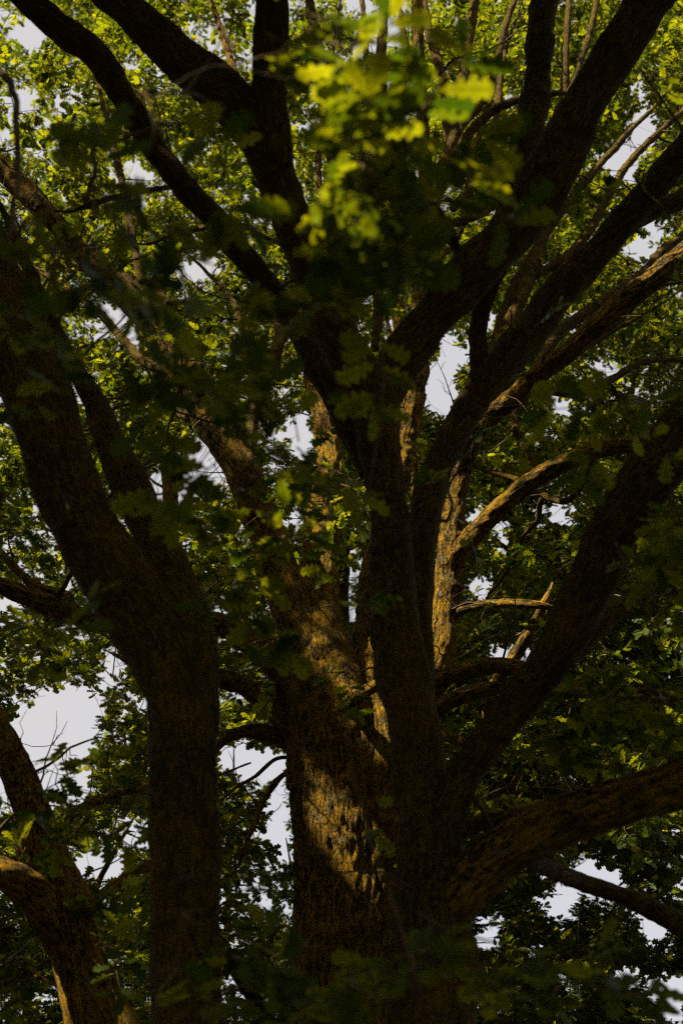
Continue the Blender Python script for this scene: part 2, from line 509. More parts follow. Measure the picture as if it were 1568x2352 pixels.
def in_beam(p, extra=0.0):
    bad = np.zeros(len(p), bool)
    for q, r in BEAMS:
        d = p - q
        t = d @ SUN
        off = np.linalg.norm(d - t[:, None] * SUN, axis=1)
        bad |= (t > 0.12) & (off < r + extra)
    return bad

# ------------------------------------------------------------------ the trees
class Tree:
    def __init__(self, base, label, group, bark, twigs=True):
        e = bpy.data.objects.new('oak_tree', None)
        e.location = (float(base[0]), float(base[1]), 0)
        e.empty_display_size = 0.5
        e['label'] = label; e['category'] = 'tree'
        if group: e['group'] = group
        col.objects.link(e)
        self.e, self.bark, self.twigs = e, bark, twigs
        self.sp, self.sr = [], []            # skeleton points and radii
        self.lines = []                      # limbs in picture space, for what should stay visible
        self.P, self.D, self.S, self.X = [], [], [], []   # sprigs: position, direction, scale, exempt
        self.twig = Soup()
        self.nb = 0

    def limb(self, rows, name='limb', world_root=None, lump=0.35, ridge=0.006, sides=None, bark=None, keep=True, cut=False):
        """rows: (x, y, width, Y) in picture units"""
        pr = []
        if not cut and name != 'trunk' and -20 < rows[-1][0] < 1590 and rows[-1][1] > -20:
            (x0, y0, w0, Y0), (x1, y1, w1, Y1) = rows[-2], rows[-1]
            rows = rows + [(x1 + (x1 - x0) * .6, y1 + (y1 - y0) * .6 + 8, w1 * .55, Y1 + .1), (x1 + (x1 - x0) * 1.3, y1 + (y1 - y0) * 1.1 - 10, 4, Y1 + .2)]
        for x, y, wd, Y in rows:
            p = at(x, y, Y)
            pr.append([*p, wd / 2 / FPX * depth(p)])
        if world_root is not None:
            pr = [list(r) for r in world_root] + pr
        return self.world_limb(pr, name, lump, ridge, sides, bark, rows if keep else None)

    def world_limb(self, pr, name='limb', lump=0.35, ridge=0.006, sides=None, bark=None, rows=None):
        pr = np.array(pr, float)
        ln = np.linalg.norm(np.diff(pr[:, :3], axis=0), axis=1).sum()
        rm = pr[:, 3].mean()
        step = max(0.018, rm * 0.22) if sides is None else max(0.02, rm * 0.1)
        n = int(np.clip(ln / step, 8, 420))
        C = catmull(pr, n)
        # small crooks so that nothing runs like a pipe
        if name != 'trunk':
            s = np.linspace(0, ln, n)
            for k in range(3):
                C[:, k] += rm * 0.35 * (vnoise(np.stack([s / (rm * 9) + k * 7.7, s * 0 + self.nb, s * 0], 1)) - 0.5) * np.minimum(1, np.minimum(s, ln - s) / (rm * 4))
        S = Soup()
        sd_ = sides or int(np.clip(rm * 260, 12, 44))
        tube(S, C[:, :3], np.maximum(C[:, 3], 0.003), sd_, lump, ridge if rm > 0.03 else ridge * .4, seed=self.nb * 3.3)
        me = mesh_from(name, S, bark or self.bark)
        o = part(name, me, self.e)
        self.sp.append(C[:, :3]); self.sr.append(C[:, 3])
        if rows is not None:
            x, y, d = to_px(C[:, :3])
            self.lines.append(np.stack([x, y, C[:, 3] / d * FPX, C[:, 1]], 1))
        self.nb += 1
        return o

    def clump(self, c, rad, n, exempt=False, flat=0.6, branch=True, wobble=1.0, thick=1.0, off=False):
        """a leafy branch that ends in a clump of sprigs round c (rad in metres)"""
        c = np.asarray(c, float)
        SP = np.vstack(self.sp); SR = np.hstack(self.sr)
        d = SP - c
        cost = np.linalg.norm(d, axis=1) + (0.0 if exempt else 0.7) * np.maximum(0, d[:, 2] + 0.2) + 0.2 * SR * 10
        i = int(np.argmin(cost + rng.uniform(0, 0.25, len(cost))))
        root, rr = SP[i], SR[i]
        ln = np.linalg.norm(c - root)
        if branch and ln > 0.12:
            r0 = min(rr * 0.75, 0.006 + 0.010 * ln * thick); r1 = 0.0045
            dirv = (c - root) / ln
            side = rng.normal(size=3) * 0.12 * ln * wobble
            m1 = root + (c - root) * 0.33 + side + np.array([0, 0, 0.08 * ln])
            m2 = root + (c - root) * 0.7 + side * 0.5 + rng.normal(size=3) * 0.05 * ln
            end = c + dirv * rad * 0.5
            C = catmull(np.array([[*(root), r0 * 1.25], [*m1, r0 * 0.85], [*m2, r0 * .55], [*end, r1]]), int(np.clip(ln / 0.05, 10, 70)))
            q_ = np.linspace(0, ln, len(C)); env = np.minimum(1, q_ / .15)
            for kk in range(3):
                C[:, kk] += env * (0.16 * wobble * (vnoise(np.stack([q_ * 3.1 + kk * 5.3, q_ * 0 + len(self.P), q_ * 0], 1)) - .5) + 0.05 * wobble * (vnoise(np.stack([q_ * 9 + kk * 3.3, q_ * 0 + len(self.P), q_ * 0], 1)) - .5))
            x, y, dd = to_px(C[:, :3])
            if off and (((x > -60) & (x < 1628) & (y > -60) & (y < 2400) & (dd > 0)).sum() > 3 or in_beam(C[:, :3], .03).any()):
                return False
            if not (in_hole(x, y, 0.8) & (x > 0)).any() or rng.random() < 0.15:
                if self.nb < 330:
                    S = Soup(); tube(S, C[:, :3], C[:, 3], 7, 0.3, 0)
                    part('branch', mesh_from('branch', S, self.bark if r0 > .02 else BARK_TWIG), self.e)
                    self.nb += 1
                else:
                    tube(self.twig, C[:, :3], C[:, 3], 5)
            self.sp.append(C[len(C) // 3:, :3]); self.sr.append(C[len(C) // 3:, 3])
        else:
            dirv = np.array([0, 0, 1.0])
        k = max(2, n // 6)
        cnt = 0
        for j in range(k):
            a = rng.normal(size=3); a[2] *= 0.55; a += dirv * 0.5
            a /= np.linalg.norm(a)
            e = c + a * rad * rng.uniform(0.55, 1.0) * np.array([1, 1, flat])
            st = c - dirv * rad * rng.uniform(0, .5)
            mid = (st + e) / 2 + rng.normal(size=3) * rad * 0.12
            C = catmull(np.array([[*st, .0042], [*mid, .0034], [*e, .0018]]), 6)
            hx, hy, _ = to_px(C[1:, :3])
            if self.twigs and not in_hole(hx, hy, .95).any():
                tube(self.twig, C[:, :3], C[:, 3], 4, cap=False)
            m = n // k + (1 if j < n % k else 0)
            for q in range(m):
                t = rng.uniform(0.25, 1.0)
                p = C[min(5, int(t * 5.99)), :3] + rng.normal(size=3) * 0.035 * np.array([1, 1, .6]) * (1 + rad)
                b = a + rng.normal(size=3) * 0.75; b[2] = b[2] * 0.45 - 0.12
                b /= np.linalg.norm(b)
                self.P.append(p); self.D.append(b); self.S.append(rng.uniform(.8, 1.15)); self.X.append(exempt)

    def shoots(self, n, rmin=.012):
        SP = np.vstack(self.sp); SR = np.hstack(self.sr)
        x, y, d = to_px(SP)
        w_ = ((SR > rmin) & (x > -50) & (x < 1620) & (y > -50) & (y < 2400) & (d > 2)).nonzero()[0]
        for i in rng.choice(w_, n):
            a = rng.normal(size=3); a[2] = abs(a[2]) * .8; a[1] *= .6; a /= np.linalg.norm(a)
            L_ = rng.uniform(.15, .9); m = max(5, int(L_ / .07))
            path = [SP[i]]; dr = a.copy()
            for k in range(m):
                dr = dr + rng.normal(size=3) * .28; dr /= np.linalg.norm(dr); path.append(path[-1] + dr * L_ / m)
            path = np.array(path); r0 = min(SR[i] * .4, .003 + .008 * L_)
            hx, hy, _ = to_px(path)
            tube(self.twig, path, np.linspace(r0, .0012, m + 1), 5)
            for _ in range(int(L_ * 7)):
                k = rng.integers(1, m); b = dr + rng.normal(size=3) * .9; b /= np.linalg.norm(b); l2 = rng.uniform(.06, .25)
                q = path[k] + np.outer(np.linspace(0, 1, 4), b) * l2 + rng.normal(size=(4, 3)) * .012 * np.array([0, 1, 1, 1])[:, None]
                tube(self.twig, q, [.0022, .002, .0016, .001], 4, cap=False)
                if rng.random() < .3 and in_hole(*to_px(q[-1:])[:2], 1.0)[0] == False:
                    self.P.append(q[-1]); self.D.append(b); self.S.append(rng.uniform(.7, 1)); self.X.append(False)

    def finish(self, keeps, near_leaves=300, beam=True):
        P, D, Sc, X = np.array(self.P), np.array(self.D), np.array(self.S), np.array(self.X)
        px, py, d = to_px(P)
        ctr = P + D * 0.12
        cx, cy, cd_ = to_px(ctr)
        ok = (d > 2.3)
        mg = 0.085 * FPX / np.maximum(d, 1)
        hole = in_hole(cx, cy, 1.0) | in_hole(px, py, 1.0)
        # margin grows with leaf size so that leaves do not cover the gap
        for x, y, rx, ry in HOLES:
            hole |= ((cx - x) / (rx + mg * .8)) ** 2 + ((cy - y) / (ry + mg * .8)) ** 2 < 1
        ok &= ~(hole & ~X & (rng.random(len(P)) < 0.985))
        if beam:
            ok &= ~in_beam(ctr)
        # sprigs that would hide a limb the photograph shows
        for ln in keeps:
            for a in range(0, len(ln), 3):
                lx, ly, lw, lY = ln[a]
                near = (np.abs(cx - lx) < lw + mg) & (np.abs(cy - ly) < lw + mg) & (P[:, 1] < lY) & ~X
                ok &= ~(near & (rng.random(len(P)) < 0.5))
        ok &= ~(X & (cx > 610) & (cx < 960) & (cy > 1560) & (cy < 2190) & (d < 5))
        for ln in FRONT:
            for a in range(0, len(ln), 3):
                lx, ly, lw, lY = ln[a]
                if lw > 26:
                    ok &= ~(X & (np.hypot(cx - lx, cy - ly) < lw * 0.9 + mg * .75) & (P[:, 1] < lY) & (rng.random(len(P)) < (0.08 if 520 < lx < 1200 and ly < 900 else 0.3)))
        P, D, Sc, ctr, px, py, d = P[ok], D[ok], Sc[ok], ctr[ok], px[ok], py[ok], d[ok]
        n = len(P)
        up = np.array([0, 0, 1.0]) + rng.normal(size=(n, 3)) * 0.36
        Zv = up - D * (up * D).sum(1)[:, None]; Zv /= np.linalg.norm(Zv, axis=1)[:, None]
        Yv = np.cross(Zv, D)
        M = np.stack([D, Yv, Zv], 2)
        kind = rng.integers(0, len(SPRIGS), n)
        # the nearest sprigs in the picture: each leaf an object
        inview = (px > -40) & (px < 1608) & (py > -40) & (py < 2392)
        order = np.argsort(np.where(inview, d, 1e9))
        single = np.zeros(n, bool); got = 0
        for i in order:
            if not inview[i] or got >= near_leaves: break
            lv = SPRIGS[kind[i]][0]
            if got + len(lv) > near_leaves: break
            single[i] = True; got += len(lv)
            s = Sc[i]
            for g, LM, lp, tone in lv:
                o = bpy.data.objects.new('leaf', LEAF_ME[g])
                A = M[i] @ LM * s; b = P[i] + M[i] @ lp * s
                mw = Matrix([[*A[0], b[0]], [*A[1], b[1]], [*A[2], b[2]], [0, 0, 0, 1]])
                o.parent = self.e
                o.matrix_parent_inverse = Matrix.Translation(-self.e.location)
                o.matrix_basis = mw
                col.objects.link(o)
            pth = SPRIGS[kind[i]][1] @ (M[i] * s).T + P[i]
            tube(self.twig, pth, [.0028, .0024, .002, .0013], 5)
        if self.twig.n:
            t = part('twigs', mesh_from('twigs', self.twig, BARK_TWIG), self.e)
            t['kind'] = 'stuff'
        r = ~single
        me = bpy.data.meshes.new('foliage')
        me.vertices.add(int(r.sum())); me.vertices.foreach_set('co', P[r].astype(np.float32).ravel())
        Mr = M[r]
        eul = np.stack([np.arctan2(Mr[:, 2, 1], Mr[:, 2, 2]), -np.arcsin(np.clip(Mr[:, 2, 0], -1, 1)), np.arctan2(Mr[:, 1, 0], Mr[:, 0, 0])], 1)
        a = me.attributes.new('sprig_rotation', 'FLOAT_VECTOR', 'POINT'); a.data.foreach_set('vector', eul.astype(np.float32).ravel())
        a = me.attributes.new('sprig_scale', 'FLOAT', 'POINT'); a.data.foreach_set('value', Sc[r].astype(np.float32))
        a = me.attributes.new('sprig_kind', 'INT', 'POINT'); a.data.foreach_set('value', kind[r].astype(np.int32))
        me.materials.append(LEAF)
        o = part('foliage', me, self.e)
        o['kind'] = 'stuff'
        md = o.modifiers.new('foliage', 'NODES'); md.node_group = GN
        print('tree', self.e['label'][:40], 'sprigs', n, 'leaves', got, 'branches', self.nb)

def atd(x, y, d):
    v = (1176 - y) / FPX; u = (x - 784) / FPX
    return CAM + d * np.array([u, cp - v * sp, sp + v * cp])

# ---- ground
def ground():
    n = 80
    g = np.linspace(-1, 1, n); g = np.sign(g) * np.abs(g) ** 2.2 * 600
    X, Y = np.meshgrid(g, g, indexing='ij')
    Z = (vnoise(np.stack([X.ravel() * .3, Y.ravel() * .3, X.ravel() * 0], 1)).reshape(n, n) - 0.6) * 0.25
    v = np.stack([X, Y, Z], -1).reshape(-1, 3)
    i, j = np.meshgrid(np.arange(n - 1), np.arange(n - 1), indexing='ij')
    a = (i * n + j).ravel()
    f = np.stack([a, a + n, a + n + 1, a + 1], 1)
    S = Soup(); S.add(v, f, v.copy())
    o = part('ground', mesh_from('ground', S, FLOOR), None)
    o['kind'] = 'structure'
ground()

# ---- A: the dark forked tree on the left, close to the camera
b = at(425, 2400, 4.5)
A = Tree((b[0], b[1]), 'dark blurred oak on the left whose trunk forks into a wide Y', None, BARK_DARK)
A.limb([(425, 2450, 182, 4.5), (425, 2150, 176, 4.5), (421, 1900, 160, 4.5), (420, 1720, 154, 4.5), (412, 1610, 140, 4.52), (402, 1530, 100, 4.54), (396, 1470, 50, 4.56)],
       'trunk', world_root=[[b[0], 4.5, -.1, .24], [b[0], 4.5, .25, .16], [b[0], 4.5, 1.2, .14]], lump=.22, ridge=.012, sides=90)
A.limb([(420, 1760, 138, 4.5), (412, 1640, 150, 4.48), (382, 1530, 160, 4.45), (325, 1420, 156, 4.4), (250, 1310, 158, 4.3), (178, 1160, 160, 4.2), (112, 970, 152, 4.1), (50, 790, 138, 4.0), (-30, 580, 130, 3.9), (-140, 330, 115, 3.7), (-260, 0, 90, 3.5)])
A.limb([(428, 1800, 110, 4.52), (440, 1640, 118, 4.53), (436, 1470, 118, 4.6), (395, 1330, 100, 4.65), (330, 1180, 88, 4.7), (270, 1050, 74, 4.75), (215, 930, 56, 4.8), (155, 810, 42, 4.9), (95, 690, 34, 5), (40, 560, 28, 5.2)])
A.limb([(-40, 560, 60, 3.9), (-70, 300, 50, 3.4), (-60, -100, 40, 3)], keep=False)
A.limb([(-200, 200, 60, 3.6), (-500, -200, 50, 4.2), (-900, -700, 40, 5)], keep=False)
A.limb([(-250, 0, 60, 3.6), (-300, -600, 50, 4.0), (-200, -1200, 40, 5)], keep=False)

def reach(T, p0, pts, r0=.05):  # extra limbs outside the frame, added to carry the shading crowns
    n = len(pts)
    T.world_limb([[*p0, r0]] + [[*q, r0 * (1 - .8 * (i + 1) / n)] for i, q in enumerate(pts)], 'limb')
pa = at(-140, 330, 3.7)
reach(A, pa, [(-1.9, 2.6, 6.6), (-2.6, 1.6, 8.0), (-3.6, 0, 9.6), (-4.2, -2, 11)])
reach(A, pa, [(-2.2, 3.4, 6.8), (-3.8, 3.4, 8.2), (-6, 3, 10), (-8, 2.4, 11.5)])
reach(A, pa, [(-1.9, 3.0, 6.0), (-3.0, 2.0, 6.6), (-5.0, .5, 7.4), (-7, -1, 8.6)])
reach(A, pa, [(-1.9, 4.0, 7.0), (-3.0, 5.0, 8.6), (-4.6, 6.2, 10.4), (-5.5, 7.5, 12)])
reach(A, pa, [(-1.5, 2.0, 6.4), (-1.4, .4, 7.4), (-1.8, -1.5, 8.6), (-2.4, -3.6, 9.6)])

# ---- B: the dark many-limbed tree right of the centre
b = at(995, 2400, 5.0)
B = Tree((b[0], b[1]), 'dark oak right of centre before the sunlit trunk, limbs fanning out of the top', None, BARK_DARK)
B.limb([(1000, 2450, 200, 5), (995, 2200, 190, 5), (988, 2000, 170, 5), (975, 1850, 140, 5), (960, 1720, 90, 5.02), (952, 1640, 50, 5.05)],
       'trunk', world_root=[[b[0], 5, -.1, .3], [b[0], 5, .25, .21], [b[0], 5, 1.2, .18]], lump=.3, ridge=.014, sides=90)
B.limb([(985, 1980, 120, 5), (972, 1840, 130, 5), (955, 1700, 124, 5), (930, 1540, 122, 5), (912, 1400, 112, 4.95), (895, 1200, 92, 4.9), (872, 1020, 102, 4.85), (855, 900, 120, 4.8), (815, 820, 110, 4.7), (760, 730, 104, 4.6), (700, 580, 100, 4.4), (645, 430, 104, 4.2), (612, 300, 104, 4.0), (618, 150, 84, 3.8), (622, 0, 80, 3.6), (610, -220, 70, 3.3), (580, -700, 50, 3.2)])
B.limb([(640, 380, 80, 4.1), (570, 270, 105, 3.95), (480, 190, 112, 3.85), (395, 120, 100, 3.8), (300, 40, 92, 3.7), (215, -50, 92, 3.6), (60, -300, 80, 3.5), (-200, -800, 60, 3.6)])
B.limb([(868, 940, 90, 4.85), (915, 840, 104, 4.85), (975, 755, 104, 4.8), (1060, 650, 106, 4.7), (1170, 535, 112, 4.6), (1255, 410, 112, 4.5), (1330, 260, 104, 4.35), (1405, 130, 104, 4.2), (1510, -30, 100, 4.0), (1650, -250, 90, 3.8), (1900, -700, 60, 3.8)])
B.limb([(1130, 580, 60, 4.75), (1175, 470, 74, 4.8), (1210, 330, 72, 4.85), (1232, 180, 66, 4.9), (1255, 0, 62, 4.9), (1280, -300, 50, 5), (1280, -900, 36, 5.4)])
B.limb([(845, 1090, 46, 4.95), (790, 960, 52, 5.0), (735, 850, 56, 5.0), (640, 690, 62, 4.9), (520, 540, 60, 4.8), (430, 430, 60, 4.6), (365, 345, 58, 4.4), (290, 225, 62, 4.2), (215, 125, 66, 4.0), (110, 45, 64, 3.9), (20, -40, 60, 3.8), (-200, -300, 50, 3.7), (-500, -700, 40, 4)])
B.limb([(965, 1700, 74, 5.1), (960, 1500, 70, 5.15), (958, 1330, 70, 5.2), (975, 1180, 72, 5.25), (1018, 1050, 74, 5.3), (1085, 920, 80, 5.35), (1190, 785, 88, 5.4), (1325, 625, 76, 5.4), (1440, 500, 72, 5.3), (1568, 350, 66, 5.2), (1720, 190, 60, 5), (2000, -200, 45, 5)])
B.limb([(1325, 625, 40, 5.4), (1430, 530, 42, 5.5), (1500, 480, 48, 5.6), (1580, 450, 48, 5.7), (1800, 350, 40, 6)])
B.limb([(1085, 930, 44, 5.35), (1100, 830, 46, 5.3), (1100, 740, 42, 5.2), (1135, 640, 42, 5.0), (1180, 560, 40, 4.8)])
B.limb([(985, 1980, 90, 5), (1040, 1840, 84, 4.95), (1090, 1755, 84, 4.9), (1190, 1620, 88, 4.8), (1285, 1490, 104, 4.6), (1360, 1300, 124, 4.4), (1440, 1150, 122, 4.2), (1560, 1000, 130, 4.0), (1720, 830, 120, 3.8), (2000, 500, 90, 3.8)])
B.limb([(1300, 1520, 44, 4.7), (1400, 1415, 54, 4.8), (1480, 1370, 48, 4.9), (1568, 1310, 44, 5), (1750, 1200, 40, 5.2)])
B.limb([(1000, 2110, 120, 5), (1080, 2020, 126, 4.95), (1170, 1955, 116, 4.9), (1300, 1885, 112, 4.8), (1450, 1830, 108, 4.7), (1568, 1795, 104, 4.6), (1760, 1720, 100, 4.5), (2100, 1600, 80, 4.6)], bark=BARK_MOSSY, lump=.4)
B.limb([(1010, 1960, 36, 5.1), (1080, 1900, 40, 5.2), (1160, 1880, 44, 5.2), (1260, 1862, 40, 5.1), (1340, 1850, 30, 5.0)], bark=BARK_MOSSY)
B.limb([(1190, 1960, 40, 5.0), (1260, 1990, 42, 5.4), (1330, 2020, 42, 5.8), (1450, 2070, 46, 6.1), (1560, 2130, 56, 6.3), (1700, 2200, 50, 6.5)])
B.limb([(1060, 590, 24, 4.9), (1020, 510, 26, 4.6), (985, 460, 22, 4.3), (948, 405, 16, 4.0)], 'branch')
B.limb([(400, 428, 13, 4.8), (330, 438, 14, 4.4), (225, 462, 15, 4)], 'branch')
B.limb([(440, 470, 12, 4.9), (560, 520, 10, 5.6), (640, 560, 9, 6)], 'branch')

pb = at(580, -700, 3.2)
reach(B, pb, [(-.8, 2.0, 9.0), (-1.2, .4, 9.8), (-2, -2, 10.6), (-2.4, -4, 11)])
reach(B, pb, [(.4, 2.2, 9.2), (1.2, 1.0, 10), (1.8, -1.4, 10.6), (2.4, -3.6, 11)])
reach(B, at(1900, -700, 3.8), [(3.2, 3.6, 9.0), (4.4, 3, 10), (6, 1.6, 11), (7, 0, 12)])
reach(B, at(1900, -700, 3.8), [(3.0, 2.6, 8.6), (3.8, .8, 9), (4.6, -1.6, 9.4), (5, -4, 10)])

# ---- C: the sunlit oak in focus
b = at(792, 2400, 9.0)
Cc = Tree((b[0], b[1]), 'large sunlit oak in focus at the centre, bark orange with lichen in patches of sun', None, BARK_MOSSY)
Cc.limb([(800, 2450, 236, 9), (795, 2250, 236, 9), (798, 2050, 242, 9), (800, 1900, 268, 9), (795, 1780, 284, 9), (788, 1690, 262, 9.02), (775, 1600, 200, 9.05), (765, 1520, 130, 9.1), (760, 1460, 60, 9.12)],
        'trunk', world_root=[[b[0] - .02, 9, -.1, .6], [b[0], 9, .4, .44], [b[0], 9, 1.5, .37], [b[0], 9, 2.6, .34]], lump=.2, ridge=.036, sides=170)
Cc.limb([(850, 2120, 120, 8.95), (872, 1950, 130, 8.87), (884, 1800, 130, 8.82), (884, 1680, 122, 8.85), (864, 1570, 96, 8.95), (845, 1450, 64, 9.1), (850, 1320, 46, 9.2), (885, 1200, 42, 9.3), (920, 1110, 44, 9.3), (928, 1030, 50, 9.3), (942, 940, 56, 9.3), (958, 840, 50, 9.3), (962, 700, 40, 9.3), (975, 500, 34, 9.2), (972, 300, 30, 9.1), (960, 80, 28, 9), (950, -200, 22, 9)], ridge=.016, sides=72)
Cc.limb([(775, 1880, 190, 8.95), (765, 1700, 210, 8.92), (745, 1580, 170, 8.9), (728, 1480, 124, 8.9), (728, 1370, 94, 8.95), (742, 1220, 76, 9), (762, 1080, 68, 9), (740, 950, 50, 9.1), (715, 850, 44, 9.2), (700, 720, 38, 9.3), (670, 560, 30, 9.4), (610, 380, 24, 9.6), (530, 150, 18, 9.8), (470, -40, 14, 10)], ridge=.014, sides=64)
Cc.limb([(755, 1800, 160, 8.95), (728, 1640, 160, 8.9), (706, 1520, 130, 8.86), (668, 1400, 98, 8.8), (610, 1220, 86, 8.7), (550, 1070, 84, 8.6), (490, 960, 84, 8.6), (430, 860, 80, 8.5), (360, 750, 70, 8.5), (262, 650, 58, 8.4), (170, 560, 46, 8.3), (80, 460, 52, 8.2), (0, 380, 50, 8.2), (-120, 240, 40, 8)], ridge=.012, sides=56)
Cc.limb([(910, 1850, 90, 9.0), (960, 1680, 84, 9.0), (1010, 1520, 66, 9.0), (1022, 1400, 62, 9.0), (1030, 1290, 62, 9.0), (1046, 1180, 52, 9.0), (1064, 1070, 52, 8.95), (1100, 980, 50, 8.8), (1200, 895, 50, 8.6), (1330, 785, 52, 8.3), (1450, 680, 58, 8.1), (1568, 582, 56, 8.0), (1750, 440, 44, 7.8)], ridge=.014, sides=60)
Cc.limb([(1022, 1330, 38, 9), (1050, 1270, 46, 8.9), (1110, 1200, 44, 8.8), (1185, 1135, 44, 8.6), (1260, 1082, 44, 8.4), (1370, 1035, 44, 8.3), (1470, 1015, 40, 8.2), (1600, 990, 34, 8)], ridge=.01, sides=48)
Cc.limb([(1020, 1420, 24, 9), (1080, 1396, 24, 8.9), (1150, 1386, 22, 8.8), (1240, 1390, 20, 8.6)], 'branch')
Cc.limb([(740, 1660, 120, 8.95), (695, 1580, 104, 8.9), (640, 1520, 78, 8.8), (570, 1470, 62, 8.7), (500, 1435, 58, 8.6), (380, 1440, 54, 8.5), (230, 1425, 50, 8.4), (120, 1390, 46, 8.3), (0, 1345, 42, 8.2), (-150, 1300, 36, 8)], ridge=.01, sides=48)
Cc.limb([(120, 1390, 26, 8.3), (160, 1370, 24, 8.4), (60, 1330, 22, 8.6), (-60, 1200, 16, 8.8)], 'branch')
Cc.limb([(700, 1700, 70, 8.95), (620, 1620, 52, 8.9), (560, 1580, 46, 8.8), (490, 1555, 42, 8.7), (380, 1530, 36, 8.6)], ridge=.01)
Cc.limb([(700, 1730, 56, 9), (640, 1695, 44, 9), (570, 1680, 32, 8.9), (520, 1695, 26, 8.8), (480, 1740, 22, 8.8), (440, 1790, 18, 8.7)], ridge=.008)
Cc.limb([(665, 1770, 12, 9), (640, 1790, 14, 9), (610, 1830, 14, 8.9), (585, 1890, 13, 8.8), (560, 1950, 10, 8.7)], 'branch')
Cc.limb([(668, 1740, 9, 9.1), (630, 1745, 9, 9.1), (590, 1780, 9, 9.2), (540, 1810, 8, 9.2)], 'branch')
Cc.limb([(790, 1630, 40, 8.8), (820, 1598, 34, 8.5), (860, 1575, 28, 8.4), (900, 1550, 22, 8.3)], ridge=.008)
Cc.limb([(960, 1620, 44, 8.9), (1030, 1555, 46, 8.7), (1110, 1530, 42, 8.5), (1190, 1535, 40, 8.3), (1270, 1570, 38, 8.1), (1400, 1590, 34, 7.9), (1600, 1600, 28, 7.8)], ridge=.01)
Cc.limb([(960, 1660, 40, 8.8), (1020, 1620, 38, 8.6), (1090, 1590, 38, 8.5), (1180, 1580, 30, 8.4), (1260, 1600, 24, 8.2)], ridge=.01)
Cc.limb([(960, 1660, 34, 8.7), (1010, 1685, 28, 8.5), (1064, 1708, 24, 8.3)], ridge=.008, cut=True)
Cc.limb([(1110, 1600, 20, 9), (1180, 1510, 30, 8.9), (1225, 1440, 24, 8.8), (1250, 1380, 18, 8.7)], 'branch')
# slender limbs above the centre
for rows in ([(1020, 520, 20, 9.5), (1130, 470, 22, 9.6), (1250, 330, 20, 9.7), (1340, 120, 16, 9.9), (1380, -40, 12, 10)],
             [(960, 560, 18, 9.5), (905, 420, 18, 9.6), (850, 200, 16, 9.8), (830, -30, 12, 10)],
             [(985, 620, 16, 9.6), (1060, 520, 18, 9.8), (1090, 350, 16, 9.9), (1150, 150, 12, 10)],
             [(1240, 1090, 16, 8.6), (1180, 960, 18, 8.9), (1250, 860, 16, 9.2), (1390, 770, 12, 9.6)],
             [(700, 720, 18, 9.4), (760, 560, 18, 9.6), (730, 380, 14, 9.8), (760, 150, 10, 10)],
             [(1215, 640, 20, 9.8), (1330, 560, 22, 9.9), (1440, 380, 18, 10), (1560, 260, 14, 10.2)],
             [(490, 960, 16, 8.8), (560, 830, 16, 9.2), (540, 700, 12, 9.6), (470, 620, 8, 10)],
             [(1120, 860, 26, 9.6), (1180, 660, 26, 9.8), (1300, 470, 22, 10), (1420, 330, 16, 10.2)],
             [(900, 700, 20, 9.6), (930, 520, 22, 9.8), (905, 330, 20, 10), (930, 120, 16, 10.2), (905, -30, 12, 10.3)],
             [(640, 700, 20, 9.4), (560, 560, 20, 9.7), (500, 520, 16, 9.9), (400, 540, 12, 10.2)],
             [(430, 860, 22, 8.7), (330, 830, 22, 9), (230, 720, 18, 9.4), (120, 640, 14, 9.8)],
             [(1370, 1035, 18, 8.5), (1300, 1150, 16, 9), (1180, 1100, 14, 9.4)],
             [(1200, 890, 18, 8.8), (1340, 900, 20, 9.2), (1480, 830, 16, 9.6), (1600, 830, 12, 10)],
             [(1045, 300, 20, 9.4), (1120, 210, 18, 9.5), (1160, 60, 16, 9.7), (1200, -40, 12, 9.8)],
             [(960, 720, 26, 9.4), (975, 600, 30, 9.4), (1000, 440, 32, 9.4), (1045, 300, 30, 9.4), (1065, 150, 26, 9.4), (1090, 0, 22, 9.4), (1110, -150, 18, 9.4)],
             [(1030, 330, 24, 9.4), (1020, 200, 24, 9.5), (990, 90, 23, 9.6), (968, -20, 20, 9.7)],
             [(1000, 430, 20, 9.4), (1090, 290, 22, 9.3), (1170, 235, 20, 9.2), (1260, 215, 16, 9.1)],
             [(1040, 480, 18, 9.6), (1105, 400, 20, 9.7), (1135, 300, 18, 9.8), (1150, 180, 14, 9.9)],
             [(1120, 960, 30, 9.6), (1165, 760, 36, 9.7), (1215, 640, 34, 9.8), (1250, 520, 30, 9.9), (1290, 340, 24, 10), (1300, 100, 18, 10)],
             [(775, 1060, 30, 9.3), (800, 850, 34, 9.4), (785, 600, 36, 9.5), (770, 400, 34, 9.4), (735, 150, 28, 9.2), (690, -100, 20, 9)],
             [(860, 800, 20, 9.6), (868, 700, 24, 9.8), (850, 560, 22, 10), (870, 300, 26, 10), (880, 0, 22, 10)],
             [(360, 750, 26, 8.6), (325, 640, 22, 8.8), (300, 520, 20, 9), (275, 400, 18, 9.2), (240, 250, 12, 9.5)],
             [(490, 960, 30, 8.7), (420, 950, 28, 8.9), (380, 900, 22, 9.1)],
             [(600, 900, 24, 9), (640, 800, 24, 9.2), (630, 740, 16, 9.4), (560, 730, 9, 9.6)],
             [(560, 1080, 28, 8.8), (600, 880, 30, 9), (650, 770, 26, 9.1)],
             [(390, 700, 22, 8.7), (340, 660, 28, 9), (250, 630, 22, 9.3)],
             [(1200, 890, 22, 8.8), (1290, 760, 28, 9.1), (1420, 670, 28, 9.4), (1568, 560, 22, 9.7)],
             [(1330, 780, 22, 8.6), (1450, 700, 24, 9), (1500, 600, 26, 9.3), (1568, 540, 22, 9.5)]):
    Cc.limb(rows, 'limb', ridge=.006, bark=BARK_DARK)  # duller bark puts the shade of these backlit limbs into their colour

